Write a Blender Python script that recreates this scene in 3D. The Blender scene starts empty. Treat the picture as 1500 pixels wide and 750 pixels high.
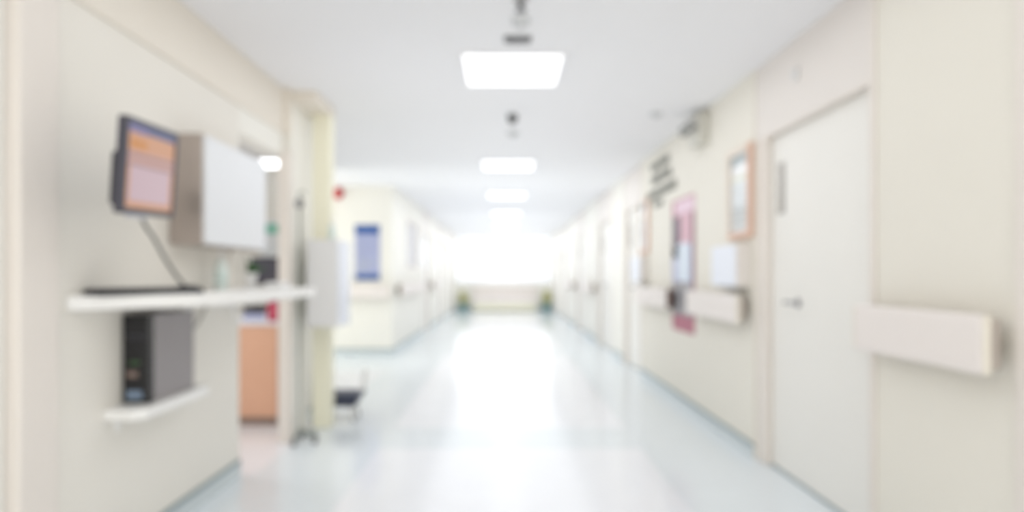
import bpy, bmesh, math, random
from mathutils import Vector, Matrix
random.seed(4)
scene = bpy.context.scene
COL = scene.collection
H = 2.54          # ceiling height
CAMZ = 1.2

# ------------------------------------------------------------------ materials
def lin(c):
    r = []
    for v in c:
        v = v / 255.0
        r.append(v / 12.92 if v <= 0.04045 else ((v + 0.055) / 1.055) ** 2.4)
    return (r[0], r[1], r[2], 1.0)

def mat(name, rgb, rough=0.5, metal=0.0, spec=0.5, var=0.03, scale=6.0, emit=None, estr=0.0, bump=0.0):
    m = bpy.data.materials.new(name); m.use_nodes = True
    nt = m.node_tree; b = nt.nodes['Principled BSDF']
    c = lin(rgb)
    tc = nt.nodes.new('ShaderNodeTexCoord'); nz = nt.nodes.new('ShaderNodeTexNoise')
    nz.inputs['Scale'].default_value = scale; nz.inputs['Detail'].default_value = 3
    nt.links.new(tc.outputs['Object'], nz.inputs['Vector'])
    mx = nt.nodes.new('ShaderNodeMix'); mx.data_type = 'RGBA'
    mx.inputs[6].default_value = tuple(min(1, v * (1 - var)) for v in c[:3]) + (1,)
    mx.inputs[7].default_value = tuple(min(1, v * (1 + var)) for v in c[:3]) + (1,)
    nt.links.new(nz.outputs['Fac'], mx.inputs[0])
    nt.links.new(mx.outputs[2], b.inputs['Base Color'])
    b.inputs['Roughness'].default_value = rough
    b.inputs['Metallic'].default_value = metal
    b.inputs['Specular IOR Level'].default_value = spec
    if emit:
        b.inputs['Emission Color'].default_value = lin(emit)
        b.inputs['Emission Strength'].default_value = estr
    if bump:
        bp = nt.nodes.new('ShaderNodeBump'); bp.inputs['Strength'].default_value = bump
        bp.inputs['Distance'].default_value = 0.01
        nt.links.new(nz.outputs['Fac'], bp.inputs['Height']); nt.links.new(bp.outputs['Normal'], b.inputs['Normal'])
    return m

M = {}
M['wall'] = mat('cream_wall_paint', (239, 237, 230), 0.55, var=0.012, scale=3)
M['wall_dimwarm'] = mat('cream_paint_dim_near', (232, 228, 218), 0.55, var=0.012, scale=3)  # same wall paint, toned warmer and darker for the dim near light
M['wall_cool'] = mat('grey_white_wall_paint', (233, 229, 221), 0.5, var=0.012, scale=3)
M['soffit'] = mat('yellow_cream_paint', (233, 226, 215), 0.55, var=0.012, scale=3)
M['column'] = mat('pale_yellow_paint', (240, 237, 216), 0.5, var=0.012, scale=3)
M['ceil'] = mat('white_ceiling_paint', (242, 242, 244), 0.7, spec=0.15, var=0.008, scale=2)
M['frame'] = mat('beige_pink_door_frame', (229, 222, 215), 0.45, var=0.015, scale=4)
M['panel'] = mat('pinkish_panel_paint', (228, 222, 217), 0.45, var=0.015, scale=4)
M['door'] = mat('off_white_door_paint', (236, 234, 229), 0.4, var=0.01, scale=4)
M['rail'] = mat('pale_pink_rail_vinyl', (235, 228, 224), 0.4, var=0.015, scale=6)
M['railshade'] = mat('taupe_gap_shade', (186, 176, 168), 0.5)  # taupe carries the shade of the gap behind the rail
M['railend'] = mat('cream_end_cap', (230, 224, 212), 0.45)
M['brown'] = mat('brown_end_cap', (92, 58, 46), 0.45)
M['bracketgrey'] = mat('grey_bracket', (150, 146, 136), 0.5)
M['base'] = mat('blue_grey_vinyl_skirting', (206, 214, 217), 0.4, var=0.02)
M['base_top'] = mat('dark_skirting_lip', (128, 146, 152), 0.4)
M['black'] = mat('black_plastic', (34, 34, 40), 0.4, var=0.08, scale=30)
M['blackgl'] = mat('glossy_black_plastic', (22, 22, 26), 0.2)
M['bezel'] = mat('dark_slate_plastic', (62, 60, 72), 0.35)
M['silver'] = mat('silver_plastic', (190, 190, 200), 0.3, metal=0.5)
M['steel'] = mat('brushed_steel', (178, 168, 162), 0.34, metal=0.9, var=0.06, scale=12)
M['whitemetal'] = mat('white_enamel', (226, 228, 232), 0.3, var=0.01)
M['towergrey'] = mat('grey_casing', (148, 143, 144), 0.4, metal=0.25)
M['shelf'] = mat('white_laminate', (240, 239, 237), 0.35, var=0.01)
M['key'] = mat('charcoal_keys', (52, 52, 60), 0.5)
M['cable'] = mat('dark_grey_cable', (88, 90, 86), 0.5)
M['orange'] = mat('orange_wood_laminate', (216, 170, 143), 0.4, var=0.05, scale=8)
M['plinth'] = mat('brown_plinth', (160, 140, 130), 0.5)
M['worktop'] = mat('pale_grey_worktop', (226, 224, 230), 0.4)
M['green'] = mat('leaf_green', (52, 92, 50), 0.5, var=0.25, scale=40)
M['olive'] = mat('olive_leaf', (178, 176, 120), 0.5, var=0.2, scale=20)
M['teal'] = mat('teal_ceramic', (128, 164, 162), 0.4)
M['white'] = mat('white_plastic', (240, 240, 240), 0.35, var=0.01)
M['softgreen'] = mat('pale_teal_label', (214, 229, 225), 0.4)
M['gelclear'] = mat('pale_mint_bottle', (222, 232, 228), 0.25)
M['red'] = mat('red_card', (188, 70, 96), 0.5)
M['alarm'] = mat('alarm_red_plastic', (196, 40, 52), 0.35)
M['navy'] = mat('dark_navy_vinyl', (56, 62, 82), 0.45)
M['palesteel'] = mat('pale_painted_steel', (214, 212, 208), 0.35)
M['greybox'] = mat('light_grey_enamel', (224, 224, 224), 0.4, var=0.012)
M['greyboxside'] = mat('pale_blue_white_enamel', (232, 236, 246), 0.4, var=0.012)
M['greypole'] = mat('grey_green_pole', (120, 128, 122), 0.4)
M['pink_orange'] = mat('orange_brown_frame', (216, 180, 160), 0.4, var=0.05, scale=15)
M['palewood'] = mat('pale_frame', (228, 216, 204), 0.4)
M['paper'] = mat('pale_paper', (232, 236, 238), 0.5)
M['papercream'] = mat('yellowish_paper', (228, 228, 204), 0.5)
M['papergrey'] = mat('grey_print', (196, 204, 206), 0.5)
M['paperdark'] = mat('dark_teal_print', (150, 168, 172), 0.4)
M['p_red'] = mat('poster_crimson', (178, 106, 124), 0.5)
M['p_pink'] = mat('poster_pink', (232, 206, 220), 0.5)
M['p_rose'] = mat('poster_rose', (216, 176, 188), 0.5)
M['p_dark'] = mat('poster_dark_plum', (98, 84, 98), 0.5)
M['p_lav'] = mat('poster_lavender', (186, 188, 214), 0.5)
M['p_blue'] = mat('poster_pale_blue', (220, 230, 242), 0.5)
M['p_grey'] = mat('poster_grey', (160, 158, 162), 0.5)
M['b_blue'] = mat('notice_blue', (30, 84, 156), 0.5)
M['b_lav'] = mat('notice_lavender', (168, 174, 208), 0.5)
M['b_lav2'] = mat('notice_grey_lavender', (154, 160, 190), 0.5)
M['b_grey'] = mat('notice_pale_grey', (172, 178, 188), 0.5)
M['letter'] = mat('grey_lettering', (150, 152, 147), 0.5)
M['emerg'] = mat('grey_beige_casing', (208, 206, 197), 0.45)
M['lens'] = mat('grey_lamp_lens', (160, 163, 160), 0.25)
M['darkgrey'] = mat('dark_grey_metal', (112, 112, 116), 0.4)
M['slot'] = mat('grey_vent_metal', (150, 150, 150), 0.5)
M['detector'] = mat('pale_grey_plastic', (212, 214, 216), 0.5)
M['chrome'] = mat('satin_chrome', (170, 170, 174), 0.25, metal=0.9)
M['doorglass'] = mat('dim_door_glass', (178, 172, 164), 0.2)
M['blueglass'] = mat('pale_blue_glint_glass', (232, 238, 250), 0.12, var=0.01)  # pale blue stands in for the bluish glints reflected by these panes
M['exitgreen'] = mat('green_print', (120, 200, 176), 0.5)
def screen(name, rgb, s):
    return mat(name, tuple(int(v * 0.35) for v in rgb), 0.3, emit=rgb, estr=s)
S = 0.72
M['s_lav'] = screen('screen_lavender', (128, 122, 170), S)
M['s_blue'] = screen('screen_slate_blue', (96, 104, 146), S)
M['s_orange'] = screen('screen_orange', (224, 166, 130), S)
M['s_amber'] = screen('screen_amber', (222, 150, 84), S)
M['s_peach'] = screen('screen_peach', (220, 174, 164), S)
M['s_line'] = screen('screen_mauve_line', (168, 130, 128), S)
M['s_pink'] = screen('screen_pink', (220, 192, 201), S)

def emission(name, rgb, s):
    m = bpy.data.materials.new(name); m.use_nodes = True
    nt = m.node_tree; nt.nodes.clear()
    o = nt.nodes.new('ShaderNodeOutputMaterial'); e = nt.nodes.new('ShaderNodeEmission')
    e.inputs[0].default_value = lin(rgb); e.inputs[1].default_value = s
    nt.links.new(e.outputs[0], o.inputs[0]); return m
LIGHT = 2.3
M['diffuser'] = emission('lit_diffuser', (251, 252, 255), LIGHT)
M['tube'] = emission('lit_tube', (250, 252, 255), 5.0)

def pane_material():
    m = bpy.data.materials.new('window_glass'); m.use_nodes = True
    nt = m.node_tree; nt.nodes.clear()
    o = nt.nodes.new('ShaderNodeOutputMaterial'); t = nt.nodes.new('ShaderNodeBsdfTransparent')
    g = nt.nodes.new('ShaderNodeBsdfGlossy'); g.inputs['Roughness'].default_value = 0.03
    lw = nt.nodes.new('ShaderNodeLayerWeight'); lw.inputs[0].default_value = 0.5
    pw = nt.nodes.new('ShaderNodeMath'); pw.operation = 'POWER'; pw.inputs[1].default_value = 4.0
    nt.links.new(lw.outputs['Facing'], pw.inputs[0])
    f = nt.nodes.new('ShaderNodeMath'); f.operation = 'MULTIPLY_ADD'; f.inputs[1].default_value = 0.6; f.inputs[2].default_value = 0.04
    nt.links.new(pw.outputs[0], f.inputs[0])
    mx = nt.nodes.new('ShaderNodeMixShader')
    nt.links.new(f.outputs[0], mx.inputs[0]); nt.links.new(t.outputs[0], mx.inputs[1]); nt.links.new(g.outputs[0], mx.inputs[2])
    nt.links.new(mx.outputs[0], o.inputs[0]); return m
M['pane'] = pane_material()

def floor_material():
    m = bpy.data.materials.new('polished_vinyl_floor'); m.use_nodes = True
    nt = m.node_tree; b = nt.nodes['Principled BSDF']; L = nt.links
    tc = nt.nodes.new('ShaderNodeTexCoord'); sp = nt.nodes.new('ShaderNodeSeparateXYZ')
    L.new(tc.outputs['Object'], sp.inputs[0])
    def math_(op, a, b_=None):
        n = nt.nodes.new('ShaderNodeMath'); n.operation = op
        for k, v in ((0, a), (1, b_)):
            if v is None: continue
            if isinstance(v, (int, float)): n.inputs[k].default_value = v
            else: L.new(v, n.inputs[k])
        return n.outputs[0]
    x, y = sp.outputs[0], sp.outputs[1]
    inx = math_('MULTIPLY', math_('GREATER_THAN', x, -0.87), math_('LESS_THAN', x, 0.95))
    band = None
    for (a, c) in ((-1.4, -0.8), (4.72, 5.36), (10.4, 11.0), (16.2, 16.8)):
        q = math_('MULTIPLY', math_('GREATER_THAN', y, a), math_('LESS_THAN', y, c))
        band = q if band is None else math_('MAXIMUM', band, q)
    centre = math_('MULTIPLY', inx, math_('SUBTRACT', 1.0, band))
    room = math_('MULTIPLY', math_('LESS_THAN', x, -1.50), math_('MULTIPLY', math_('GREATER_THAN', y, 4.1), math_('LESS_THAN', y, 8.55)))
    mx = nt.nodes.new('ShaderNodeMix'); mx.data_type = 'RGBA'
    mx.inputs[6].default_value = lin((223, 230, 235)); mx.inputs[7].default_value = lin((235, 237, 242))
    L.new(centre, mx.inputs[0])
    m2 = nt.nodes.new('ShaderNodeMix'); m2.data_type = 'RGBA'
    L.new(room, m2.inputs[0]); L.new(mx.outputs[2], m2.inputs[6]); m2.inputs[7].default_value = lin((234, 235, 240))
    nz = nt.nodes.new('ShaderNodeTexNoise'); nz.inputs['Scale'].default_value = 5; nz.inputs['Detail'].default_value = 4
    L.new(tc.outputs['Object'], nz.inputs['Vector'])
    m3 = nt.nodes.new('ShaderNodeMix'); m3.data_type = 'RGBA'; m3.blend_type = 'MULTIPLY'; m3.inputs[0].default_value = 1
    rp = nt.nodes.new('ShaderNodeMapRange'); rp.inputs[3].default_value = 0.97; rp.inputs[4].default_value = 1.02
    L.new(nz.outputs['Fac'], rp.inputs[0])
    cb = nt.nodes.new('ShaderNodeCombineColor')
    for k in range(3): L.new(rp.outputs[0], cb.inputs[k])
    L.new(m2.outputs[2], m3.inputs[6]); L.new(cb.outputs[0], m3.inputs[7])
    L.new(m3.outputs[2], b.inputs['Base Color'])
    b.inputs['Roughness'].default_value = 0.15
    b.inputs['Specular IOR Level'].default_value = 0.40
    return m
M['floor'] = floor_material()

# ------------------------------------------------------------------ mesh builder
class MB:
    def __init__(s):
        s.bm = bmesh.new(); s.mats = []
    def _mi(s, m):
        m = M[m] if isinstance(m, str) else m
        if m not in s.mats: s.mats.append(m)
        return s.mats.index(m)
    def _merge(s, t, m, smooth=False, mtx=None):
        i = s._mi(m)
        if mtx is not None: bmesh.ops.transform(t, matrix=mtx, verts=t.verts)
        bmesh.ops.recalc_face_normals(t, faces=t.faces)
        vm = {}
        for v in t.verts: vm[v] = s.bm.verts.new(v.co)
        for f in t.faces:
            try: nf = s.bm.faces.new([vm[v] for v in f.verts])
            except ValueError: continue
            nf.material_index = i; nf.smooth = smooth
        t.free(); return s
    def box(s, lo, hi, m, bev=0.0, mtx=None, seg=2):
        t = bmesh.new(); bmesh.ops.create_cube(t, size=1)
        for v in t.verts:
            v.co = Vector([(lo[k] + hi[k]) / 2 + v.co[k] * (hi[k] - lo[k]) for k in range(3)])
        if bev: bmesh.ops.bevel(t, geom=list(t.edges), offset=bev, segments=seg, affect='EDGES', profile=0.5)
        return s._merge(t, m, False, mtx)
    def prism(s, poly, z0, z1, m, bev=0.0, mtx=None, smooth=False):
        t = bmesh.new()
        a = [t.verts.new((x, y, z0)) for x, y in poly]; b = [t.verts.new((x, y, z1)) for x, y in poly]
        n = len(poly); t.faces.new(a[::-1]); t.faces.new(b)
        for k in range(n): t.faces.new((a[k], a[(k + 1) % n], b[(k + 1) % n], b[k]))
        bmesh.ops.recalc_face_normals(t, faces=t.faces)
        if bev: bmesh.ops.bevel(t, geom=list(t.edges), offset=bev, segments=2, affect='EDGES', profile=0.5)
        return s._merge(t, m, smooth, mtx)
    def lathe(s, c, prof, m, n=24, mtx=None, axis='z'):
        t = bmesh.new(); rings = []
        for r, z in prof:
            ring = []
            for k in range(n):
                a = 2 * math.pi * k / n; p = (r * math.cos(a), r * math.sin(a), z)
                if axis == 'y': p = (p[0], p[2], p[1])
                if axis == 'x': p = (p[2], p[0], p[1])
                ring.append(t.verts.new((c[0] + p[0], c[1] + p[1], c[2] + p[2])))
            rings.append(ring)
        for a, b in zip(rings, rings[1:]):
            for k in range(n): t.faces.new((a[k], a[(k + 1) % n], b[(k + 1) % n], b[k]))
        t.faces.new(rings[0][::-1]); t.faces.new(rings[-1])
        return s._merge(t, m, True, mtx)
    def tube(s, pts, r, m, n=10, rs=None):
        t = bmesh.new(); pts = [Vector(p) for p in pts]; rings = []
        up = Vector((0.13, 0.21, 1)).normalized()
        for i, p in enumerate(pts):
            d = (pts[min(i + 1, len(pts) - 1)] - pts[max(i - 1, 0)]).normalized()
            a = d.cross(up)
            if a.length < 1e-3: a = d.cross(Vector((1, 0, 0)))
            a.normalize(); b = d.cross(a).normalized(); rr = rs[i] if rs else r
            rings.append([t.verts.new(p + a * rr * math.cos(2 * math.pi * k / n) + b * rr * math.sin(2 * math.pi * k / n)) for k in range(n)])
        for a, b in zip(rings, rings[1:]):
            for k in range(n): t.faces.new((a[k], a[(k + 1) % n], b[(k + 1) % n], b[k]))
        t.faces.new(rings[0][::-1]); t.faces.new(rings[-1])
        return s._merge(t, m, True)
    def build(s, name, parent=None, label=None, off=None):
        """link as one object; vertices are given in world space and stored relative to the thing"""
        base = Vector((0, 0, 0))
        if parent is not None: base = Vector(parent['_base'])
        elif off is not None: base = Vector(off)
        for v in s.bm.verts: v.co -= base
        me = bpy.data.meshes.new(name); s.bm.to_mesh(me); s.bm.free()
        for m in s.mats: me.materials.append(m)
        o = bpy.data.objects.new(name, me); COL.objects.link(o)
        o['_base'] = tuple(base)
        if parent is not None: o.parent = parent
        else: o.location = base
        if label: o['label'] = label
        return o

def smooth_path(pts, n=8):
    pts = [Vector(p) for p in pts]; out = []
    P = [pts[0]] + pts + [pts[-1]]
    for i in range(1, len(P) - 2):
        for k in range(n):
            t = k / n; a, b, c, d = P[i - 1], P[i], P[i + 1], P[i + 2]
            out.append(0.5 * ((2 * b) + (c - a) * t + (2 * a - 5 * b + 4 * c - d) * t * t + (3 * b - a - 3 * c + d) * t ** 3))
    out.append(pts[-1]); return out

def tag(o, label, cat, group=None, kind=None):
    o['label'] = label; o['category'] = cat
    if group: o['group'] = group
    if kind: o['kind'] = kind
    return o
def thing(name, loc, label, cat, group=None):
    o = bpy.data.objects.new(name, None); COL.objects.link(o); o.location = loc
    o.empty_display_size = 0.1; o['_base'] = tuple(loc)
    return tag(o, label, cat, group)
def struct(name, mb, off=None):
    o = mb.build(name, off=off); o['kind'] = 'structure'; return o
def copy_thing(o, delta, label):
    r = o.copy(); COL.objects.link(r); r.location = o.location + Vector(delta); r['label'] = label
    for ch in list(o.children):
        c = ch.copy(); COL.objects.link(c); c.parent = r
        for g in list(ch.children):
            d = g.copy(); COL.objects.link(d); d.parent = c
    return r

# ================================================================== SETTING
FAR = 23.0; BACK = -3.0
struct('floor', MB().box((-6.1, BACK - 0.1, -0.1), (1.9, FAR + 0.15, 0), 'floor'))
struct('ceiling', MB().box((-6.1, BACK - 0.1, H), (1.9, FAR + 0.15, H + 0.1), 'ceil'))
struct('wall_back', MB().box((-1.72, BACK - 0.1, 0), (1.76, BACK, H), 'wall'))

# ---- left side
XL = -1.59
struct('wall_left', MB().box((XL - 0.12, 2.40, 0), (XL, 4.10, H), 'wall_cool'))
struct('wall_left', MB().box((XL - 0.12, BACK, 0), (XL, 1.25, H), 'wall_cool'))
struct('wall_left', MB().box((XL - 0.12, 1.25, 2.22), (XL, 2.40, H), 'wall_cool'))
struct('wall_left', MB().box((XL - 0.12, 4.10, 2.10), (XL, 4.88, H), 'wall'))
struct('wall_left', MB().box((-1.62, 4.96, 0), (-1.535, 5.34, H), 'wall'))
struct('wall_left', MB().box((-1.74, 5.34, 0), (-1.62, 6.20, H), 'wall'))
struct('wall_left', MB().prism([(-1.74, 6.20), (-1.62, 6.20), (-2.17, 8.62), (-2.29, 8.62)], 0, H, 'wall'))
struct('wall_left', MB().box((-6.0, 8.50, 0), (-2.28, 8.62, H), 'wall'))
struct('wall_left', MB().box((-6.1, 4.0, 0), (-6.0, 10.40, H), 'wall'))
struct('wall_left', MB().box((-6.0, 3.98, 0), (XL - 0.12, 4.10, H), 'wall'))
struct('wall_left', MB().box((-6.0, 10.26, 0), (-1.67, 10.40, H), 'wall'))
# far stretch of the left wall, with door openings and one glazed opening
doorsL = [(14.0, 15.3), (17.0, 18.3), (20.0, 21.3)]
winL = (11.7, 13.2)
mb = MB(); y = 10.40
for (a, b) in doorsL:
    mb.box((-1.79, y, 0), (-1.67, a, H), 'wall') if not (y < winL[0] < a) else (
        mb.box((-1.79, y, 0), (-1.67, winL[0], H), 'wall'), mb.box((-1.79, winL[1], 0), (-1.67, a, H), 'wall'),
        mb.box((-1.79, winL[0], 0), (-1.67, winL[1], 1.30), 'wall'), mb.box((-1.79, winL[0], 2.2), (-1.67, winL[1], H), 'wall'))
    mb.box((-1.79, a, 2.08), (-1.67, b, H), 'panel'); y = b
mb.box((-1.79, y, 0), (-1.67, FAR, H), 'wall')
struct('wall_left', mb)
# soffit band over the left wall and the free-standing column it runs into
struct('trim_1', MB().box((XL, BACK, 2.22), (-1.578, 4.88, H), 'soffit').box((-1.62, 4.96, 2.46), (-1.36, 5.5, H), 'soffit').box((XL, 4.88, 2.22), (-1.535, 4.96, H), 'soffit'))
struct('trim_2', MB().box((-1.505, 5.35, 0), (-1.362, 5.49, 2.46), 'column', 0.006))
# door frame of the nurse room opening
struct('trim_3', MB().box((-1.615, 4.88, 0), (-1.53, 4.955, 2.10), 'frame', 0.004).box((XL - 0.12, 4.10, 2.06), (XL + 0.004, 4.88, 2.10), 'wall', 0.003))
# beige frame, nearest left
d1 = struct('door_1', MB().box((XL - 0.06, 1.36, 0.01), (XL - 0.015, 2.195, 2.14), 'door', 0.003))
MB().box((XL - 0.12, 2.20, 0), (XL + 0.03, 2.40, 2.22), 'frame', 0.01).box((XL - 0.12, 1.25, 0), (XL + 0.03, 1.355, 2.22), 'frame', 0.01).box((XL - 0.12, 1.355, 2.145), (XL + 0.02, 2.20, 2.22), 'frame', 0.004).build('door_frame', d1)
def lever(parent, x, y, z, sx, sy, name='door_handle'):
    h = MB(); h.lathe((x, y, z), [(0.026, 0), (0.026, 0.008 * sx)], 'chrome', axis='x')
    h.tube([(x, y, z), (x + 0.045 * sx, y, z), (x + 0.05 * sx, y + 0.02 * sy, z), (x + 0.05 * sx, y + 0.085 * sy, z)], 0.010, 'chrome')
    return h.build(name, parent)
lever(d1, XL - 0.015, 1.45, 1.03, 1, 1)

# ---- right side
XR = 1.64
doorsR = [(3.05, 4.47), (8.15, 9.40), (10.3, 11.95), (14.0, 15.5), (17.4, 18.9), (20.4, 21.6)]
y = 2.17; segs = []
for a, b in doorsR:
    segs.append((y, a)); y = b
segs.append((y, FAR))
for a, b in segs:
    struct('wall_right', MB().box((XR, a, 0), (XR + 0.12, b, H), 'wall_dimwarm' if a < 5 else 'wall'))
struct('wall_right', MB().box((XR, BACK, 0), (XR + 0.12, 1.0, H), 'wall'))
struct('wall_right', MB().box((XR, 1.0, 2.2), (XR + 0.12, 2.17, H), 'wall'))
n = 2
def make_door(n, a, b, far, thr=True):
    """a flush door set back in the right wall: leaf, frame, panel above, lever, vision slot"""
    d = struct('door_%d' % n, MB().box((XR + 0.055, a + 0.03, 0.012), (XR + 0.10, b - 0.165, 2.06), 'door', 0.003))
    f = MB()
    f.box((XR + 0.012, b - 0.16, 0), (XR + 0.118, b, 2.07), 'frame', 0.006)
    f.box((XR + 0.012, a, 0), (XR + 0.118, a + 0.026, 2.07), 'frame', 0.004)
    f.box((XR - 0.010, a - 0.05, 0), (XR - 0.0005, a, H - 0.001), 'frame', 0.003)
    f.build('door_frame', d)
    MB().box((XR + 0.012, a, 2.075), (XR + 0.118, b, H), 'panel').box((XR + 0.008, a + 0.01, 2.062), (XR + 0.05, b - 0.01, 2.08), 'frame', 0.003).build('transom_panel', d)
    MB().box((XR + 0.05, a + 0.03, 0.0), (XR + 0.11, b - 0.165, 0.011), 'base_top').build('threshold', d)
    lever(d, XR + 0.055, b - 0.55, 1.04, -1, 1)
    v = MB().box((XR + 0.049, b - 0.35, 1.575), (XR + 0.0545, b - 0.255, 1.885), 'slot', 0.002).box((XR + 0.046, b - 0.342, 1.583), (XR + 0.0488, b - 0.263, 1.877), 'doorglass')
    v.build('vision_panel', d)
    return d
for k, (a, b) in enumerate(doorsR):
    make_door(k + 2, a, b, k > 0)
# nearest right: edge of another door frame
d = struct('door_8', MB().box((XR + 0.05, 1.10, 0.01), (XR + 0.095, 2.06, 2.12), 'door', 0.003))
MB().box((XR - 0.02, 2.065, 0), (XR + 0.118, 2.168, 2.2), 'frame', 0.008).box((XR - 0.02, 1.0, 0), (XR + 0.118, 1.095, 2.2), 'frame', 0.008).box((XR - 0.015, 1.095, 2.125), (XR + 0.118, 2.065, 2.2), 'frame', 0.004).build('door_frame', d)
lever(d, XR + 0.05, 1.2, 1.03, -1, 1)
# left far doors
for k, (a, b) in enumerate(doorsL):
    d = struct('door_%d' % (9 + k), MB().box((-1.76, a + 0.08, 0.012), (-1.715, b - 0.08, 2.06), 'door', 0.003))
    MB().box((-1.785, a, 0), (-1.66, a + 0.075, 2.08), 'frame', 0.004).box((-1.785, b - 0.075, 0), (-1.66, b, 2.08), 'frame', 0.004).build('door_frame', d)
    MB().box((-1.714, a + 0.25, 1.35), (-1.705, b - 0.25, 2.0), 'blueglass').build('vision_panel', d)
    lever(d, -1.715, b - 0.17, 1.03, 1, -1)
# glazed opening in the left far wall
w2 = struct('window_2', MB().box((-1.74, winL[0], 1.3), (-1.655, winL[0] + 0.06, 2.2), 'frame').box((-1.74, winL[1] - 0.06, 1.3), (-1.655, winL[1], 2.2), 'frame')
       .box((-1.74, winL[0] + .06, 2.14), (-1.655, winL[1] - .06, 2.2), 'frame').box((-1.74, winL[0] + .06, 1.3), (-1.655, winL[1] - .06, 1.35), 'frame')
       .box((-1.735, 12.42, 1.35), (-1.66, 12.48, 2.14), 'frame'))
for (a, b) in ((winL[0] + .06, 12.42), (12.48, winL[1] - .06)):
    MB().box((-1.71, a, 1.35), (-1.70, b, 2.14), 'blueglass').build('window_pane', w2)

# ---- far end
struct('wall_far', MB().box((-1.79, FAR, 0), (1.76, FAR + 0.14, 0.93), 'wall').box((-1.79, FAR, 0.93), (-1.63, FAR + 0.14, H), 'wall').box((1.60, FAR, 0.93), (1.76, FAR + 0.14, H), 'wall'))
fr = MB()
fr.box((-1.63, FAR, 0.93), (1.60, FAR + 0.12, 0.98), 'white').box((-1.63, FAR, 2.48), (1.60, FAR + 0.12, H), 'white')
for x in (-1.63, 1.55): fr.box((x, FAR + .02, 0.98), (x + 0.05, FAR + 0.12, 2.48), 'white')
for x in (-0.66, -0.06, 0.6): fr.box((x - 0.02, FAR + .04, 0.98), (x + 0.02, FAR + 0.1, 2.48), 'whitemetal')
fr.box((-0.64, FAR + .045, 1.64), (0.58, FAR + 0.095, 1.68), 'whitemetal')
w1 = struct('window_1', fr)
for (a, b) in ((-1.58, -0.68), (-0.64, -0.08), (-0.04, 0.58), (0.62, 1.55)):
    MB().box((a, FAR + 0.066, 0.98), (b, FAR + 0.072, 2.48), 'pane').build('window_pane', w1)

# ---- skirting
def skirt(name, lo, hi, side):
    """side: +x, -x or -y face carries a dark lip"""
    m = MB().box(lo, (hi[0], hi[1], 0.075), 'base')
    m.box((lo[0], lo[1], 0.075), (hi[0], hi[1], 0.095), 'base_top')
    return struct(name, m)
skirt('baseboard_left', (XL, 2.40, 0), (XL + 0.012, 4.10, 0), '+x')
skirt('baseboard_left', (-1.62, 5.5, 0), (-1.608, 6.20, 0), '+x')
skirt('baseboard_left', (-6.0, 10.248, 0), (-1.67, 10.26, 0), '-y')
y = 10.248
for a, b in doorsL:
    skirt('baseboard_left', (-1.67, y, 0), (-1.658, a, 0), '+x'); y = b
skirt('baseboard_left', (-1.67, y, 0), (-1.658, FAR, 0), '+x')
for a, b in segs:
    skirt('baseboard_right', (XR - 0.012, a, 0), (XR, b, 0), '-x')
skirt('baseboard_far', (-1.658, FAR - 0.012, 0), (1.628, FAR, 0), '-y')

# ================================================================== HANDRAILS
def handrail(side, a, b, label, wallx, endmat='railend', brown=False):
    sx = 1 if side == 'left' else -1
    loc = (wallx, (a + b) / 2, 0.87)
    t = thing('wall_handrail', loc, label, 'handrail', 'padded handrails along the corridor walls')
    x0, x1 = sorted((wallx + sx * 0.076, wallx + sx * 0.10))
    MB().box((x0, a + 0.012, 0.875), (x1, b - 0.012, 1.072), 'rail', 0.010).build('rail_board', t)
    for (ya, yb) in ((a, a + 0.0118), (b - 0.0118, b)):
        xa, xb = sorted((wallx + sx * 0.074, wallx + sx * 0.098))
        m = MB(); br = brown and ya == a
        if br: m.box((min(wallx + sx * 0.058, wallx + sx * 0.102), ya - 0.06, 0.885), (max(wallx + sx * 0.058, wallx + sx * 0.102), yb, 1.07), 'brown', 0.016)
        else: m.box((xa, ya, 0.877), (xb, yb, 1.07), endmat, 0.004)
        m.build('end_cap', t, 'brown rounded end cap' if br else None)
    xa, xb = sorted((wallx + sx * 0.035, wallx + sx * 0.0758))
    MB().box((xa, a + 0.015, 0.895), (xb, b - 0.015, 1.055), 'railshade', 0.003).build('gap_shade_strip', t, 'greyish strip painting the shade behind the board')  # solid strip coloured like the shaded open gap
    nb = max(2, int((b - a) / 0.9) + 1)
    for k in range(nb):
        yy = a + 0.12 + (b - a - 0.24) * k / (nb - 1)
        xa, xb = sorted((wallx, wallx + sx * 0.0348))
        MB().box((xa, yy - 0.03, 0.92), (xb, yy + 0.03, 1.03), 'bracketgrey', 0.003).build('bracket', t)
    return t
handrail('right', 2.19, 3.02, 'short pale pink handrail nearest the camera, right of the big white door', XR)
handrail('right', 4.52, 5.78, 'pale handrail between the big white door and the red poster', XR, 'railend')
handrail('right', 6.46, 8.08, 'handrail with brown end cap just beyond the red poster', XR, brown=True)
handrail('right', 12.1, 13.9, 'distant right handrail beyond the third white door', XR)
handrail('right', 15.6, 17.3, 'farther right handrail, between the two small distant doors', XR)
handrail('left', 10.55, 13.85, 'distant left handrail running below the glazed opening', -1.67)
handrail('left', 15.4, 16.9, 'distant left handrail between two white doors', -1.67)
# rail on the facing wall beneath the blue notice
t = thing('wall_handrail', (-2.3, 10.26, 0.87), 'pale handrail on the facing wall under the blue notice', 'handrail', 'padded handrails along the corridor walls')
MB().box((-3.2, 10.16, 0.85), (-1.70, 10.20, 1.06), 'rail', 0.012).build('rail_board', t)
for x in (-3.2118, -1.6998): MB().box((x, 10.162, 0.852), (x + 0.0116, 10.255, 1.058), 'railend', 0.004).build('end_cap', t)
for x in (-2.9, -2.3, -1.85): MB().box((x - .03, 10.2002, 0.9), (x + .03, 10.26, 1.01), 'bracketgrey', 0.003).build('bracket', t)

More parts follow.
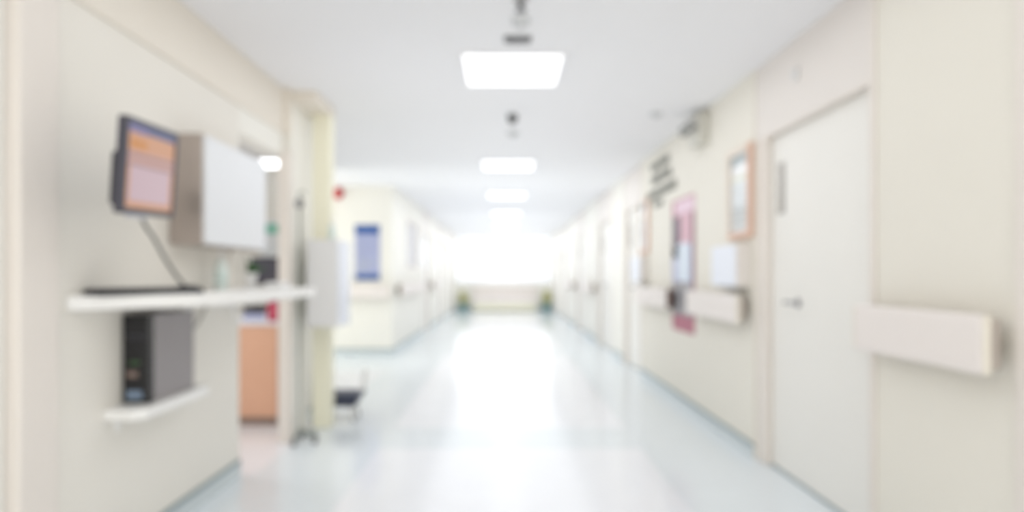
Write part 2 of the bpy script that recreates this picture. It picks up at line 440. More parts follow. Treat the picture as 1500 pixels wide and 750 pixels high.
# ================================================================== CEILING ITEMS
names = ['nearest', 'second nearest', 'third nearest', 'fourth nearest', 'fifth nearest', 'farthest']
ys = [4.44, 8.27, 11.4, 14.75, 17.9, 21.0]
cx = 0.055
def ceiling_light(x, y, label, w=0.60, l=0.66, group='square ceiling lights along the corridor'):
    t = thing('ceiling_light', (x, y, H - 0.03), label, 'ceiling light', group)
    MB().box((x - w / 2, y - l / 2, H - 0.012), (x + w / 2, y + l / 2, H - 0.006), 'diffuser').build('diffuser', t)
    f = MB(); e = 0.03
    for lo, hi in (((-w/2-e, -l/2-e), (w/2+e, -l/2)), ((-w/2-e, l/2), (w/2+e, l/2+e)), ((-w/2-e, -l/2), (-w/2, l/2)), ((w/2, -l/2), (w/2+e, l/2))):
        f.box((x + lo[0], y + lo[1], H - 0.018), (x + hi[0], y + hi[1], H), 'ceil', 0.002)
    f.build('light_frame', t); return t
L0 = ceiling_light(cx, ys[0], 'nearest and largest of the square ceiling lights down the corridor')
for nm, yy in list(zip(names, ys))[1:]:
    copy_thing(L0, (0, yy - ys[0], 0), '%s square ceiling light down the corridor' % nm)
L_b = [copy_thing(L0, (0, yy - ys[0], 0), lab) for yy, lab in ((0.9, 'square ceiling light above and behind the camera'), (-1.9, 'square ceiling light farthest behind the camera'))]
# linear light in the nurse room
t = thing('tube_light', (-2.72, 7.9, H - 0.06), 'lit white tube light on the ceiling of the side room', 'ceiling light')
MB().box((-3.1, 7.7, H - 0.03), (-2.3, 8.15, H), 'white', 0.005).build('housing', t)
for yy in (7.80, 8.05): MB().lathe((-3.05, yy, H - 0.052), [(0.02, 0), (0.02, 0.70)], 'tube', 16, axis='x').build('tube', t)

t = thing('smoke_detector', (0.088, 3.58, H), 'pale round smoke detector on the ceiling, nearer than the grey vent', 'detector')
MB().lathe((0.088, 3.58, H), [(0.05, 0), (0.05, -0.012), (0.043, -0.03), (0.025, -0.038)], 'detector').build('dome', t)
MB().lathe((0.088, 3.58, H - 0.0382), [(0.012, 0), (0.010, -0.005)], 'slot').build('sensor', t)
t = thing('ceiling_vent', (0.078, 3.86, H), 'narrow grey slot vent on the ceiling before the nearest light', 'vent')
m = MB(); m.box((0.0, 3.815, H - 0.01), (0.156, 3.905, H), 'slot', 0.003)
m.build('vent_frame', t)
m = MB()
for k in range(5): m.box((0.008, 3.823 + 0.016 * k, H - 0.02), (0.148, 3.830 + 0.016 * k, H - 0.0102), 'darkgrey')
m.build('vent_slats', t)
def sprinkler(y, x, label, s=1.0):
    t = thing('sprinkler', (x, y, H), label, 'sprinkler')
    MB().lathe((x, y, H), [(0.035 * s, 0), (0.03 * s, -0.008)], 'slot').build('collar', t)
    MB().lathe((x, y, H - 0.0082), [(0.012 * s, 0), (0.012 * s, -0.03), (0.028 * s, -0.04), (0.028 * s, -0.045)], 'darkgrey').build('sprinkler_head', t)
sprinkler(3.33, 0.083, 'small grey ceiling sprinkler at the top edge, nearest the camera')
t = thing('dome_camera', (0.072, 5.66, H), 'small dark dome on the ceiling between the first two lights', 'camera')
MB().lathe((0.072, 5.66, H), [(0.05, 0), (0.05, -0.02), (0.045, -0.024)], 'detector').build('mount', t)
MB().lathe((0.072, 5.66, H - 0.0242), [(0.042, 0), (0.042, -0.018), (0.036, -0.04), (0.022, -0.056), (0.006, -0.062)], 'blackgl').build('dome', t)
t = thing('smoke_detector', (0.09, 6.4, H), 'faint white detector on the ceiling behind the dark dome', 'detector')
MB().lathe((0.09, 6.4, H), [(0.06, 0), (0.06, -0.014), (0.05, -0.034), (0.03, -0.042)], 'detector').build('dome', t)
MB().lathe((0.09, 6.4, H - 0.0422), [(0.014, 0), (0.012, -0.005)], 'slot').build('sensor', t)
t = thing('smoke_detector', (1.26, 5.65, H), 'faint white detector on the ceiling beside the emergency light', 'detector')
MB().lathe((1.26, 5.65, H), [(0.055, 0), (0.055, -0.012), (0.048, -0.026), (0.03, -0.032)], 'detector').build('dome', t)
MB().lathe((1.26, 5.65, H - 0.0322), [(0.014, 0), (0.012, -0.005)], 'slot').build('sensor', t)

# ================================================================== LEFT WALL: workstation
# monitor
def monitor_mtx():
    piv = Vector((-1.28, 2.48, 1.58))
    return Matrix.Translation(piv) @ Matrix.Rotation(math.radians(2.0), 4, 'X') @ Matrix.Rotation(math.radians(4.5), 4, 'Y') @ Matrix.Rotation(math.radians(2), 4, 'Z')
MM = monitor_mtx()
t = thing('monitor', (-1.59, 2.48, 1.58), 'flat monitor with orange and pink screen on left wall arm', 'monitor')
hw, hh = 0.195, 0.165
m = MB().box((-0.030, -hw, -hh), (-0.004, hw, hh), 'bezel', 0.008, MM)
m.box((-0.070, -0.15, -0.14), (-0.0302, 0.14, 0.05), 'black', 0.014, MM)
cas = m.build('casing', t)
m = MB()
b = 0.020
m.box((-0.0038, -hw, -hh), (0.004, -hw + b, hh), 'bezel', 0.002, MM).box((-0.0038, hw - b, -hh), (0.004, hw, hh), 'bezel', 0.002, MM)
m.box((-0.0038, -hw + b, hh - 0.016), (0.004, hw - b, hh), 'bezel', 0.002, MM).box((-0.0038, -hw + b, -hh), (0.004, hw - b, -hh + 0.022), 'bezel', 0.002, MM)
m.build('bezel', t)
m = MB()
W = hw - b
def srect(y0, y1, z0, z1, mt, x=0.0): m.box((-0.0036, -W + 2 * W * y0, -hh + 0.022 + (2 * hh - 0.038) * z0), (x, -W + 2 * W * y1, -hh + 0.022 + (2 * hh - 0.038) * z1), mt, 0, MM)
srect(0, 1, 0.90, 1, 's_blue'); srect(0, 0.38, 0.89, 0.97, 's_lav', 0.0004)
srect(0, 1, 0.68, 0.90, 's_orange'); srect(0.05, 0.38, 0.70, 0.82, 's_amber', 0.0004)
srect(0, 1, 0.54, 0.68, 's_peach'); srect(0, 1, 0.61, 0.645, 's_line', 0.0004)
srect(0, 1, 0, 0.54, 's_orange'); srect(0.07, 0.93, 0.08, 0.54, 's_pink', 0.0004); srect(0, 1, 0.505, 0.535, 's_line', 0.0008)
m.build('screen', t)
m = MB().box((-0.0036, -0.165, -hh - 0.012), (0.006, -0.02, -hh - 0.0005), 'silver', 0.003, MM)
for k in range(5): m.lathe((0.0062, -0.145 + 0.026 * k, -hh - 0.006), [(0.004, 0), (0.0035, 0.002)], 'white', 10, MM, 'x')
m.build('control_strip', t, 'silver control strip under the screen')
m = MB().box((-1.5895, 2.92, 1.50), (-1.575, 3.02, 1.62), 'black', 0.004)
m.tube([(-1.575, 2.97, 1.56), (-1.52, 2.95, 1.56), (-1.43, 2.74, 1.56), (-1.35, 2.50, 1.56)], 0.020, 'black', 14)
m.lathe((-1.50, 2.91, 1.53), [(0.026, 0), (0.026, 0.06)], 'black')
m.build('wall_arm', t)
tag(MB().tube(smooth_path([(-1.335, 2.52, 1.405), (-1.33, 2.55, 1.37), (-1.335, 2.60, 1.345), (-1.345, 2.70, 1.275), (-1.355, 2.82, 1.20), (-1.375, 2.94, 1.155), (-1.40, 3.02, 1.134)]), 0.0065, 'cable').build('monitor_cable', off=(-1.31, 2.74, 1.13)), 'dark grey cable hanging from the wall monitor down to the shelf', 'cable')

# wall cabinet
t = thing('wall_cabinet', (-1.59, 3.65, 1.345), 'wall cabinet with brushed steel side and white door above the shelf', 'cabinet')
MB().box((-1.5895, 3.24, 1.345), (-1.432, 4.06, 1.875), 'steel', 0.004).build('carcass', t, 'brushed steel carcass')
dd = MB().box((-1.4315, 3.246, 1.350), (-1.414, 4.054, 1.866), 'whitemetal', 0.003).build('door', t, 'white enamel door')
MB().lathe((-1.4138, 4.02, 1.38), [(0.006, 0), (0.006, 0.010), (0.010, 0.014), (0.010, 0.018)], 'whitemetal', 14, axis='x').build('knob', dd)

# curved shelf
poly = [(-1.5895, 2.47), (-1.57, 2.475), (-1.52, 2.53), (-1.44, 2.62), (-1.35, 2.72), (-1.27, 2.83), (-1.215, 2.97), (-1.185, 3.15), (-1.175, 3.4), (-1.165, 4.22), (-1.18, 4.25), (-1.5895, 4.25)]
t = thing('wall_shelf', (-1.59, 3.4, 1.07), 'long white curved wall shelf holding the black keyboard', 'shelf')
MB().prism(poly, 1.070, 1.1235, 'shelf', 0.006).build('board', t)
for yy in (3.42, 4.0):
    MB().box((-1.5895, yy - 0.012, 0.92), (-1.575, yy + 0.012, 1.0695), 'white', 0.002).box((-1.5748, yy - 0.012, 1.045), (-1.36, yy + 0.012, 1.0695), 'white', 0.002).build('bracket', t)

# keyboard lying along the curved edge
KM = Matrix.Translation((-1.425, 2.75, 1.124)) @ Matrix.Rotation(math.radians(-35), 4, 'Z')
t = thing('keyboard', (-1.425, 2.80, 1.124), 'black keyboard lying on the white curved shelf under the monitor', 'keyboard')
MB().box((-0.0725, -0.235, 0.0), (0.0725, 0.19, 0.020), 'black', 0.004, KM).build('base', t)
m = MB()
for r in range(6):
    for c in range(17):
        m.box((-0.062 + r * 0.021, -0.221 + c * 0.0240, 0.0202), (-0.045 + r * 0.021, -0.202 + c * 0.0240, 0.026), 'key', 0.0, KM)
k_ = m.build('keys', t)
# mouse
t = thing('computer_mouse', (-1.43, 3.085, 1.124), 'small dark mouse on the shelf at the keyboard end', 'mouse')
MX = Matrix.Translation((-1.43, 3.085, 1.1242)) @ Matrix.Rotation(math.radians(-20), 4, 'Z')
MB().prism([(0.03 * math.cos(a) * (1 if math.sin(a) > 0 else 0.9), 0.052 * math.sin(a)) for a in [2 * math.pi * k / 20 for k in range(20)]], 0, 0.03, 'black', 0.008, MX).build('shell', t)
MB().box((-0.004, 0.018, 0.0302), (0.004, 0.032, 0.033), 'slot', 0.001, MX).build('scroll_wheel', t)

def bottle(x, y, z, s, label, body, cat='bottle'):
    t = thing('pump_bottle', (x, y, z), label, cat)
    bd = MB().lathe((x, y, z), [(0.034*s, 0), (0.037*s, 0.006*s), (0.037*s, 0.13*s), (0.030*s, 0.155*s), (0.014*s, 0.165*s), (0.014*s, 0.175*s)], body).build('bottle_body', t)
    MB().lathe((x, y, z), [(0.0376*s, 0.03*s), (0.0376*s, 0.11*s)], 'softgreen').build('paper_label', bd, 'pale teal label')
    MB().lathe((x, y, z + 0.1752*s), [(0.017*s, 0), (0.017*s, 0.018*s), (0.006*s, 0.02*s), (0.006*s, 0.045*s), (0.013*s, 0.047*s), (0.013*s, 0.058*s)], 'white').tube([(x, y, z + 0.227*s), (x + 0.02*s, y - 0.02*s, z + 0.228*s), (x + 0.03*s, y - 0.03*s, z + 0.218*s)], 0.005*s, 'white').build('pump', t)
bottle(-1.50, 3.62, 1.1235, 0.93, 'pale pump bottle with teal label under the wall cabinet', 'gelclear')

# small box + potted plant at the far end of the shelf
MBx = MB().box((-1.40, 3.98, 1.124), (-1.29, 4.14, 1.158), 'white', 0.012)
tag(MBx.build('tissue_box', off=(-1.345, 4.06, 1.124)), 'low white box on the far end of the curved shelf', 'box')
t = thing('potted_plant', (-1.545, 4.17, 1.124), 'small green plant in a white pot at the shelf end', 'plant')
MB().lathe((-1.545, 4.17, 1.124), [(0.026, 0), (0.036, 0.075), (0.039, 0.078), (0.039, 0.088), (0.032, 0.088)], 'white').build('pot', t)
m = MB()
for k in range(34):
    a = random.uniform(0, 6.283); e = random.uniform(0.2, 1.3); l = random.uniform(0.05, 0.10)
    d = Vector((math.cos(a) * math.cos(e), math.sin(a) * math.cos(e), math.sin(e)))
    if d.x < -0.3: d.x *= 0.3
    p0 = Vector((-1.545, 4.17, 1.205)); p = [p0, p0 + d * l * 0.5 + Vector((0, 0, .008)), p0 + d * l]
    m.tube(p, 0, 'green', 6, rs=[0.003, 0.012, 0.002])
m.build('foliage', t)

# computer tower on its own small shelf
t = thing('tower_shelf', (-1.59, 3.03, 0.62), 'small white bracket shelf carrying the computer tower', 'shelf')
MB().prism([(-1.5895, 2.70), (-1.47, 2.70), (-1.43, 2.74), (-1.43, 3.31), (-1.45, 3.34), (-1.5895, 3.34)], 0.622, 0.664, 'shelf', 0.005).build('board', t)
for yy in (2.78, 3.24): MB().box((-1.5895, yy, 0.56), (-1.575, yy + 0.025, 0.6218), 'shelf', 0.002).build('bracket', t)
t = thing('computer_tower', (-1.53, 3.03, 0.665), 'upright black and grey computer tower under the white shelf', 'computer')
x0, x1 = -1.585, -1.472; z0, z1 = 0.6645, 1.036
MB().box((x0, 2.875, z0), (x1, 3.245, z1), 'towergrey', 0.004).build('case', t, 'grey side casing')
fp = MB().box((x0, 2.835, z0), (x1 + 0.002, 2.8748, z1), 'blackgl', 0.006).build('front_panel', t, 'black front panel')
MB().box((x0 + 0.015, 2.831, 0.93), (x1 - 0.015, 2.8348, 0.965), 'black', 0.001).build('drive_bay', fp)
MB().box((x0 + 0.03, 2.832, 0.83), (x0 + 0.075, 2.8348, 0.842), mat('green_led', (62, 92, 56), 0.4)).build('power_light', fp, 'green light')
MB().box((x0 + 0.02, 2.831, 0.775), (x0 + 0.065, 2.8348, 0.80), mat('dull_badge', (130, 112, 104), 0.4)).build('badge', fp)
MB().box((x0 + 0.02, 2.831, 0.685), (x1 - 0.03, 2.8348, 0.72), mat('blue_grey_ports', (120, 138, 160), 0.4)).build('port_cover', fp)
m = MB()
for i, (zz, dy) in enumerate(((0.98, 0.05), (0.90, 0.035), (0.80, 0.05))):
    m.tube(smooth_path([(-1.52, 3.246, zz), (-1.51, 3.246 + dy, zz + 0.01), (-1.52, 3.25 + dy, zz - 0.08), (-1.55, 3.26, zz - 0.13)]), 0.009, 'black')
m.build('rear_cables', t)
tag(MB().tube(smooth_path([(-1.58, 3.28, 1.06), (-1.57, 3.36, 1.0), (-1.575, 3.45, 0.93), (-1.575, 3.55, 0.98), (-1.57, 3.62, 1.06)]), 0.005, 'bracketgrey').build('loose_cable', off=(-1.58, 3.45, 1.0)), 'thin grey cable looping below the curved shelf', 'cable')

# ================================================================== SIDE ROOM
t = thing('low_cabinet', (-2.15, 5.65, 0), 'orange wood low cabinet seen through the left doorway', 'cabinet')
MB().box((-2.62, 5.44, 0.07), (-1.80, 5.95, 0.80), 'orange').build('carcass', t)
MB().box((-2.60, 5.47, 0.0), (-1.82, 5.93, 0.07), 'plinth').build('plinth', t)
for a, bb in ((-2.618, -2.212), (-2.208, -1.802)):
    dd = MB().box((a, 5.42, 0.075), (bb, 5.4395, 0.795), 'orange', 0.002).build('door', t)
    xk = bb - 0.04 if a < -2.5 else a + 0.04
    MB().lathe((xk, 5.4198, 0.70), [(0.006, 0), (0.006, -0.012), (0.012, -0.016), (0.012, -0.022)], 'chrome', 12, axis='y').build('knob', dd)
MB().box((-2.63, 5.40, 0.80), (-1.79, 5.96, 0.832), 'worktop', 0.003).build('worktop', t)
t = thing('paper_tray', (-1.97, 5.55, 0.832), 'white paper tray on the orange cabinet', 'tray')
m = MB().box((-2.08, 5.42, 0.833), (-1.885, 5.70, 0.840), 'white', 0.001)
for lo, hi in (((-2.08, 5.42), (-2.072, 5.70)), ((-1.893, 5.42), (-1.885, 5.70)), ((-2.072, 5.692), (-1.893, 5.70))): m.box((lo[0], lo[1], 0.8402), (hi[0], hi[1], 0.912), 'white', 0.001)
m.build('tray', t)
MB().box((-2.07, 5.425, 0.8405), (-1.895, 5.69, 0.895), 'b_lav', 0.002).build('paper_stack', t)
t = thing('ring_binder', (-1.99, 5.55, 0.913), 'dark binder lying on the white paper tray', 'binder')
MB().box((-2.07, 5.43, 0.9125), (-1.915, 5.69, 0.918), 'black', 0.002).box((-2.07, 5.43, 0.947), (-1.915, 5.69, 0.953), 'black', 0.002).box((-2.07, 5.43, 0.9182), (-2.064, 5.69, 0.9468), 'black', 0.001).build('cover', t)
MB().box((-2.060, 5.435, 0.919), (-1.93, 5.68, 0.944), 'bezel', 0.001).build('pages', t)
t = thing('book', (-1.845, 5.55, 0.833), 'crimson book standing on the orange cabinet', 'book')
MB().box((-1.880, 5.43, 0.833), (-1.872, 5.62, 0.985), 'red', 0.002).box((-1.808, 5.43, 0.833), (-1.800, 5.62, 0.985), 'red', 0.002).box((-1.8718, 5.43, 0.833), (-1.8082, 5.436, 0.985), 'red', 0.001).build('cover', t)
MB().box((-1.8716, 5.4365, 0.837), (-1.8084, 5.615, 0.98), 'paper').build('pages', t)
t = thing('monitor', (-1.95, 5.82, 0.833), 'black monitor on the orange cabinet in the side room', 'monitor')
MB().box((-2.14, 5.78, 1.115), (-1.75, 5.815, 1.355), 'black', 0.006).build('casing', t)
MB().box((-2.125, 5.776, 1.13), (-1.765, 5.7798, 1.34), 'bezel').build('screen', t)
MB().box((-1.98, 5.816, 0.85), (-1.91, 5.84, 1.2), 'black', 0.004).build('neck', t)
MB().lathe((-1.945, 5.83, 0.833), [(0.10, 0), (0.10, 0.008), (0.03, 0.016)], 'black').build('foot', t)
t = thing('wall_notice', (-2.87, 8.5, 1.45), 'white notice with green heading inside the side room', 'notice')
MB().box((-3.02, 8.492, 1.40), (-2.70, 8.4995, 1.88), 'paper').build('sheet', t)
MB().box((-2.96, 8.489, 1.72), (-2.76, 8.4918, 1.83), 'exitgreen').build('heading', t, 'green heading band')

# ================================================================== COLUMN GROUP
t = thing('wall_box', (-1.33, 5.17, 0.815), 'tall light grey box fixed to the cream column', 'box')
MB().box((-1.452, 5.015, 0.818), (-1.218, 5.349, 1.462), 'greybox', 0.006).build('body', t)
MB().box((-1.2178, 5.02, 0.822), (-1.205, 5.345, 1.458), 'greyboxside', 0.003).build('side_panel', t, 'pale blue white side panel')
MB().box((-1.446, 5.003, 0.824), (-1.224, 5.0148, 1.456), 'greybox', 0.003).build('front_panel', t)
bottle(-1.295, 5.15, 1.4625, 0.72, 'small cream pump bottle on top of the grey box', 'gelclear')
t = thing('drip_stand', (-1.468, 4.905, 0), 'thin dark drip stand beside the grey box and doorway', 'stand')
MB().tube([(-1.468, 4.905, 0.06), (-1.468, 4.905, 1.70)], 0.008, 'greypole').build('pole', t)
MB().lathe((-1.468, 4.905, 1.68), [(0.014, 0), (0.026, 0.015), (0.026, 0.055), (0.014, 0.07)], 'darkgrey', 16).build('clamp', t)
m = MB().tube(smooth_path([(-1.468, 4.905, 1.752), (-1.468, 4.905, 1.79), (-1.44, 4.90, 1.80), (-1.425, 4.90, 1.78)]), 0.005, 'greypole').build('hook', t)
for a in (-90, -20, 50, 100):
    aa = math.radians(a); l = 0.13
    dx, dy = math.cos(aa), math.sin(aa)
    lg = MB().tube([(-1.468, 4.905, 0.085), (-1.468 + dx * l, 4.905 + dy * l, 0.045)], 0.010, 'greypole').build('leg', t)
    MB().lathe((-1.468 + dx * l, 4.905 + dy * l - 0.01, 0.019), [(0.018, 0), (0.018, 0.02)], 'darkgrey', 14, axis='y').build('castor', lg)

# step stool behind the column
t = thing('step_stool', (-1.30, 5.72, 0), 'low stool with dark navy top just behind the cream column', 'stool')
MB().prism([(-1.48, 0.115), (-1.235, 0.115), (-1.175, 0.225), (-1.48, 0.225)], -5.86, -5.60, 'navy', 0.01, Matrix(((1, 0, 0, 0), (0, 0, -1, 0), (0, 1, 0, 0), (0, 0, 0, 1)))).build('cushion', t)
for lx, ly in ((-1.45, 5.63), (-1.26, 5.63), (-1.45, 5.83), (-1.26, 5.83)):
    lg = MB().tube([(lx, ly, 0.114), (lx + (0.02 if lx > -1.3 else -0.01), ly, 0.014)], 0.011, 'palesteel').build('leg', t)
    MB().lathe((lx + (0.02 if lx > -1.3 else -0.01), ly, 0), [(0.015, 0), (0.014, 0.014)], 'slot', 12).build('rubber_foot', lg)
MB().tube(smooth_path([(-1.19, 5.66, 0.226), (-1.175, 5.66, 0.30), (-1.16, 5.66, 0.40), (-1.16, 5.80, 0.40), (-1.175, 5.80, 0.30), (-1.19, 5.80, 0.226)], 6), 0.006, 'palesteel').build('handle', t)

# facing wall: blue notice and red alarm
t = thing('wall_poster', (-2.05, 10.26, 1.13), 'blue and lavender notice on the facing wall beyond the column', 'poster')
px0, px1 = -2.235, -1.865
MB().box((px0, 10.25, 1.125), (px1, 10.2595, 1.955), 'b_lav').build('sheet', t)
MB().box((px0, 10.2475, 1.82), (px1, 10.2498, 1.955), 'b_blue').build('header_band', t, 'blue header band')
MB().box((px0, 10.2475, 1.125), (px1, 10.2498, 1.215), 'b_blue').build('footer_band', t, 'blue footer band')
m = MB()
for k in range(11):
    zz = 1.78 - k * 0.05
    m.box((px0 + 0.03, 10.2485, zz - 0.018), (px1 - 0.03 - 0.05 * ((k * 7) % 4), 10.2498, zz), 'b_lav2' if k < 7 else 'b_grey')
m.build('text_lines', t)
t = thing('alarm_bell', (-2.49, 10.26, 2.42), 'small red alarm high on the facing wall by the column', 'alarm')
MB().box((-2.55, 10.245, 2.36), (-2.43, 10.2598, 2.49), 'white', 0.004).build('back_plate', t)
MB().lathe((-2.49, 10.2448, 2.425), [(0.085, 0), (0.085, -0.02), (0.07, -0.045), (0.03, -0.06)], 'alarm', axis='y').build('gong', t)

# ================================================================== RIGHT WALL ITEMS
# framed notice near the big door
def framed_notice(y0, y1, z0, z1, label):
    t = thing('framed_notice', (XR, (y0 + y1) / 2, z0), label, 'framed notice', 'orange brown framed notices on the right wall')
    e = 0.045
    MB().box((XR - 0.012, y0 + e, z0 + e), (XR - 0.0005, y1 - e, z1 - e), 'paper').build('sheet', t)
    f = MB()
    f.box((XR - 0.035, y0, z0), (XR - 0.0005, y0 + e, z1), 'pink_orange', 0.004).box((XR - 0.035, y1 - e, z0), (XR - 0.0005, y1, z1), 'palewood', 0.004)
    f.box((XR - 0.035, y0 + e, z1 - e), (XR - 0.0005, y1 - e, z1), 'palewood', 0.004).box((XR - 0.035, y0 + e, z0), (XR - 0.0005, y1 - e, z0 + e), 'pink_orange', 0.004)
    f.build('frame', t)
    dz = z1 - z0 - 2 * e; zb = z0 + e; xx = XR - 0.0135
    m = MB()
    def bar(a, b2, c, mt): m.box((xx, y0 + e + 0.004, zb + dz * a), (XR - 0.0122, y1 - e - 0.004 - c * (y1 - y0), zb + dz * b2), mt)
    bar(0.88, 1.0, 0, 'paperdark'); bar(0.74, 0.84, 0, 'white'); bar(0.67, 0.735, 0, 'papercream')  # white bar paints the highlight on the glass; the others are print
    for k in range(7): bar(0.58 - k * 0.08, 0.615 - k * 0.08, 0.05 * (k % 3), 'papergrey')
    m.build('printed_bands_glare', t)
    MB().box((XR - 0.020, y0 + e, zb), (XR - 0.018, y1 - e, zb + dz), 'pane').build('glass', t)
    return t
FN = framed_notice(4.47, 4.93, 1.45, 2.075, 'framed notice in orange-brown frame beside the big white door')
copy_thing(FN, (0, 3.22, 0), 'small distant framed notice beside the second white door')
# white wall dispenser under it
def dispenser(y0, y1, label):
    t = thing('wall_dispenser', (XR, (y0 + y1) / 2, 1.12), label, 'dispenser', 'white wall dispensers under the framed notices')
    MB().box((XR - 0.095, y0, 1.12), (XR - 0.0005, y1, 1.41), 'panel', 0.006).build('housing', t)
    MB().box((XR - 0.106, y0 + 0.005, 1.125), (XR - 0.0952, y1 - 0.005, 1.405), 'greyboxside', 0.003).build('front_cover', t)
    MB().box((XR - 0.075, y0 + 0.06, 1.108), (XR - 0.03, y1 - 0.06, 1.1198), 'slot').build('outlet_slot', t)
    return t
DS = dispenser(4.53, 5.05, 'white wall dispenser below the near orange-brown framed notice')
copy_thing(DS, (0, 3.20, 0), 'distant white wall dispenser next to the second white door')
# small sign on the panel above the door
t = thing('door_sensor', (XR + 0.012, 3.84, 2.32), 'small grey sensor on the panel above the big door', 'sensor')
MB().box((XR - 0.012, 3.815, 2.295), (XR + 0.0115, 3.865, 2.365), 'greybox', 0.005).build('housing', t)
MB().lathe((XR - 0.0122, 3.84, 2.33), [(0.014, 0), (0.010, -0.005)], 'detector', 14, axis='x').build('lens', t)
# emergency light near the ceiling
t = thing('emergency_light', (XR, 5.55, 2.27), 'grey twin lamp emergency light high on the right wall', 'emergency light')
MB().box((XR - 0.085, 5.44, 2.265), (XR - 0.0005, 5.76, 2.50), 'emerg', 0.008).build('battery_box', t)
for yy in (5.50, 5.70):
    hd = MB().lathe((XR - 0.0852, yy, 2.40), [(0.012, 0), (0.012, -0.02), (0.045, -0.035), (0.05, -0.07), (0.046, -0.075)], 'slot', 20, axis='x').build('lamp_head', t)
    MB().lathe((XR - 0.1604, yy, 2.40), [(0.042, 0), (0.02, -0.004)], 'lens', 20, axis='x').build('lens', hd)
# red poster
t = thing('wall_poster', (XR, 6.2, 0.69), 'tall crimson bordered poster on the right wall behind handrail', 'poster')
y0, y1, z0, z1 = 5.86, 6.62, 0.685, 1.905
def prect(a, b2, c, d2, mt, lay, nm, label=None):
    MB().box((XR - 0.0065 - 0.001 * lay, y0 + (y1 - y0) * a, z0 + (z1 - z0) * c), (XR - 0.0055 - 0.001 * (lay - 1), y0 + (y1 - y0) * b2, z0 + (z1 - z0) * d2), mt).build(nm, t, label)
MB().box((XR - 0.0055, y0, z0), (XR - 0.0005, y1, z1), 'p_red').build('sheet', t, 'crimson backing sheet')
prect(0.0, 0.85, 0.88, 0.985, 'p_pink', 1, 'title_band', 'pale pink title band')
prect(0.62, 0.98, 0.55, 0.87, 'p_dark', 1, 'photo_block', 'dark plum photo block')
prect(0.03, 0.09, 0.37, 0.87, 'p_dark', 2, 'border_strip', 'dark plum border strip')
prect(0.09, 0.615, 0.648, 0.875, 'p_rose', 1, 'photo_block', 'rose photo block')
prect(0.08, 1.0, 0.37, 0.645, 'p_lav', 1, 'text_block')
prect(0.18, 0.72, 0.375, 0.66, 'p_blue', 2, 'text_block', 'pale blue text block')
prect(0.05, 0.98, 0.12, 0.368, 'p_grey', 1, 'photo_block', 'grey lower block')
# wall lettering, four rows of small dark grey strokes
t = thing('wall_lettering', (XR, 7.0, 2.0), 'rows of dark grey raised lettering high on the right wall', 'lettering')
rows = [(7.55, 6.75, 2.365, 0.085), (7.55, 6.62, 2.225, 0.085), (7.72, 6.40, 2.075, 0.085), (7.45, 7.0, 1.96, 0.06)]
for (ya, yb, zc, hgt) in rows:
    m = MB(); yy = ya; k = 0
    while yy > yb + 0.05:
        w = hgt * random.choice((0.55, 0.65, 0.75))
        kind = random.choice(('loop', 'arch', 'hook', 'arch'))
        if kind == 'loop': pl = [(yy, -0.5), (yy, 0.3), (yy - w * .35, 0.5), (yy - w * .7, 0.2), (yy - w * .7, -0.5)]
        elif kind == 'arch': pl = [(yy, 0.2), (yy - w * .15, 0.5), (yy - w * .6, 0.45), (yy - w * .75, 0.1), (yy - w * .75, -0.5)]
        else: pl = [(yy, 0.45), (yy, -0.35), (yy - w * .3, -0.5), (yy - w * .7, -0.3), (yy - w * .75, 0.5)]
        m.tube([(XR - 0.007, a, zc + b2 * hgt) for a, b2 in pl], 0.0068, 'letter', 6)
        yy -= w * 1.25; k += 1
    m.build('text_line', t)

# ================================================================== FAR END
t = thing('bench', (0.05, FAR - 0.3, 0), 'long pale pink padded bench below the far window', 'bench')
bx0, bx1 = -1.05, 1.12
MB().box((bx0, FAR - 0.62, 0.30), (bx1, FAR - 0.12, 0.44), 'rail', 0.03).build('seat', t)
MB().box((bx0, FAR - 0.119, 0.36), (bx1, FAR - 0.03, 0.86), 'panel', 0.03).build('backrest', t)
for x in (bx0 + .06, bx1 - .06):
    for yy in (FAR - 0.56, FAR - 0.18): MB().tube([(x, yy, 0.30), (x, yy, 0)], 0.025, 'palesteel').build('leg', t)
MB().box((bx0 + 0.02, FAR - 0.58, 0.04), (bx1 - 0.02, FAR - 0.55, 0.2995), 'column', 0.004).build('front_panel', t)
def pot_plant(x, y, label):
    t = thing('potted_plant', (x, y, 0), label, 'plant', 'planters at the far window')
    MB().lathe((x, y, 0), [(0.12, 0), (0.16, 0.22), (0.175, 0.225), (0.175, 0.25), (0.14, 0.25)], 'teal').build('pot', t)
    m = MB()
    for k in range(70):
        a = random.uniform(0, 6.283); e = random.uniform(0.25, 1.45); l = random.uniform(0.3, 0.52)
        d = Vector((math.cos(a) * math.cos(e) * 0.5, math.sin(a) * math.cos(e) * 0.5, math.sin(e)))
        p0 = Vector((x, y, 0.25))
        m.tube([p0, p0 + d * l * .6 + Vector((0, 0, .03)), p0 + d * l], 0, 'olive', 5, rs=[0.006, 0.035, 0.003])
    m.build('foliage', t)
pot_plant(-1.33, FAR - 0.7, 'olive potted plant left of the far bench')
pot_plant(1.40, FAR - 0.7, 'olive potted plant right of the far bench')

# ================================================================== LIGHT, WORLD, CAMERA
w = bpy.data.worlds.new('daylight'); scene.world = w; w.use_nodes = True
nt = w.node_tree; bg = nt.nodes['Background']
bg.inputs[0].default_value = (0.93, 0.96, 1.0, 1); bg.inputs[1].default_value = 1.45
def area(name, loc, rot, sx, sy, e, c=(1, 1, 1)):
    l = bpy.data.lights.new(name, 'AREA'); l.shape = 'RECTANGLE'; l.size = sx; l.size_y = sy; l.energy = e; l.color = c
    o = bpy.data.objects.new(name, l); COL.objects.link(o); o.location = loc; o.rotation_euler = rot; return o
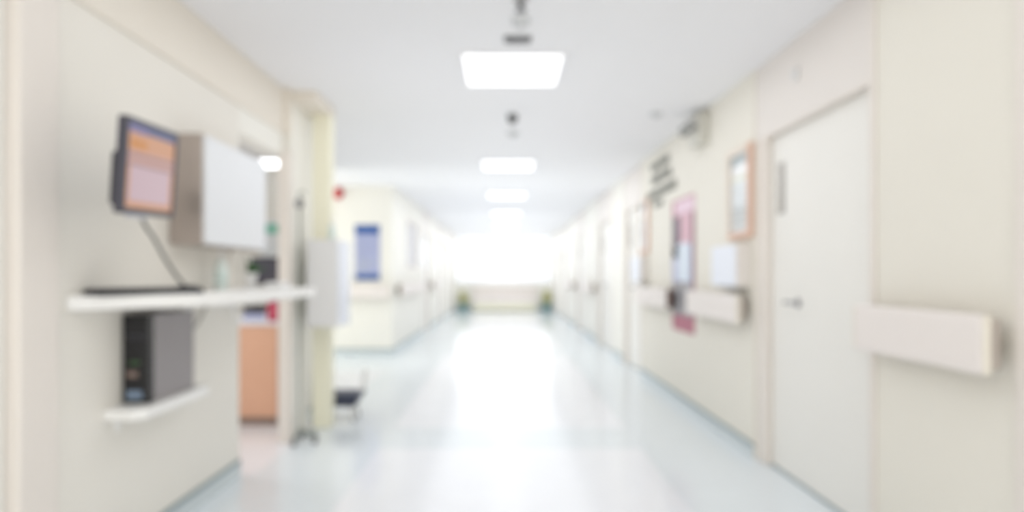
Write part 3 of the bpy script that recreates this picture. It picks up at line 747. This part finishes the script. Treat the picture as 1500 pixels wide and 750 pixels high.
# daylight pouring in through the far window (stands outside the glass)
area('window_daylight', (0, FAR + 0.6, 1.8), (math.radians(-90), 0, 0), 3.2, 1.5, 20, (0.95, 0.97, 1.0)).data.specular_factor = 0.0
# added unseen fill lamps, behind the camera and on the left side
FILL = []
FILL.append(area('fill_behind', (0, BACK + 0.1, 1.15), (math.radians(90), 0, 0), 3.0, 2.3, 54, (1, 0.985, 0.965)))  # added fill in front of the back wall
FILL.append(area('fill_passage', (-5.8, 9.4, 1.4), (0, math.radians(-90), 0), 2.2, 1.4, 60))  # added at the passage end to lift the walls
FILL.append(area('fill_doorway', (-3.2, 4.6, 1.3), (0, math.radians(-90), 0), 1.8, 0.9, 14))  # added to send light through the doorway onto the right wall
FILL.append(area('fill_room', (-3.4, 6.0, 2.4), (0, 0, 0), 1.6, 2.5, 18))  # added overhead fill, apart from the tube light
for yy, e in ((6.0, 8), (11.0, 11), (16.0, 13), (20.5, 9)):
    FILL.append(area('fill_up', (0, yy, 1.0), (math.radians(180), 0, 0), 1.6, 4.0, e, (0.98, 0.99, 1) if yy < 8 else (0.95, 0.975, 1)))  # added, facing up to brighten the ceiling; no fixture stands here
for yy, e in ((-0.1, 24), (5.7, 29), (11.5, 37), (17.3, 43), (21.6, 19)):
    FILL.append(area('fill_down', (cx, yy, H - 0.03), (0, 0, 0), 2.7, 5.8 if yy < 20 else 2.6, e, (0.98, 0.99, 1) if yy < 8 else (0.95, 0.975, 1)))  # added wide fill panels below the ceiling, larger than the fixtures
for o in FILL: o.data.specular_factor = 0.0


cam = bpy.data.cameras.new('camera'); co = bpy.data.objects.new('camera', cam); COL.objects.link(co)
co.location = (0, 0, CAMZ); co.rotation_euler = (math.radians(90), 0, 0)
cam.sensor_width = 36; cam.lens = 24; cam.shift_x = 12 / 1500; cam.shift_y = 28 / 1500
cam.clip_start = 0.05; cam.clip_end = 200
cam.dof.use_dof = True; cam.dof.focus_distance = 0.32; cam.dof.aperture_fstop = 4.3
scene.camera = co
scene.view_settings.view_transform = 'Standard'
scene.view_settings.look = 'None'
scene.view_settings.exposure = -0.18
cy = scene.cycles
cy.use_denoising = True
cy.max_bounces = 10; cy.diffuse_bounces = 8; cy.glossy_bounces = 4; cy.transparent_max_bounces = 8
cy.sample_clamp_indirect = 10
for o in scene.objects:
    if '_base' in o: del o['_base']
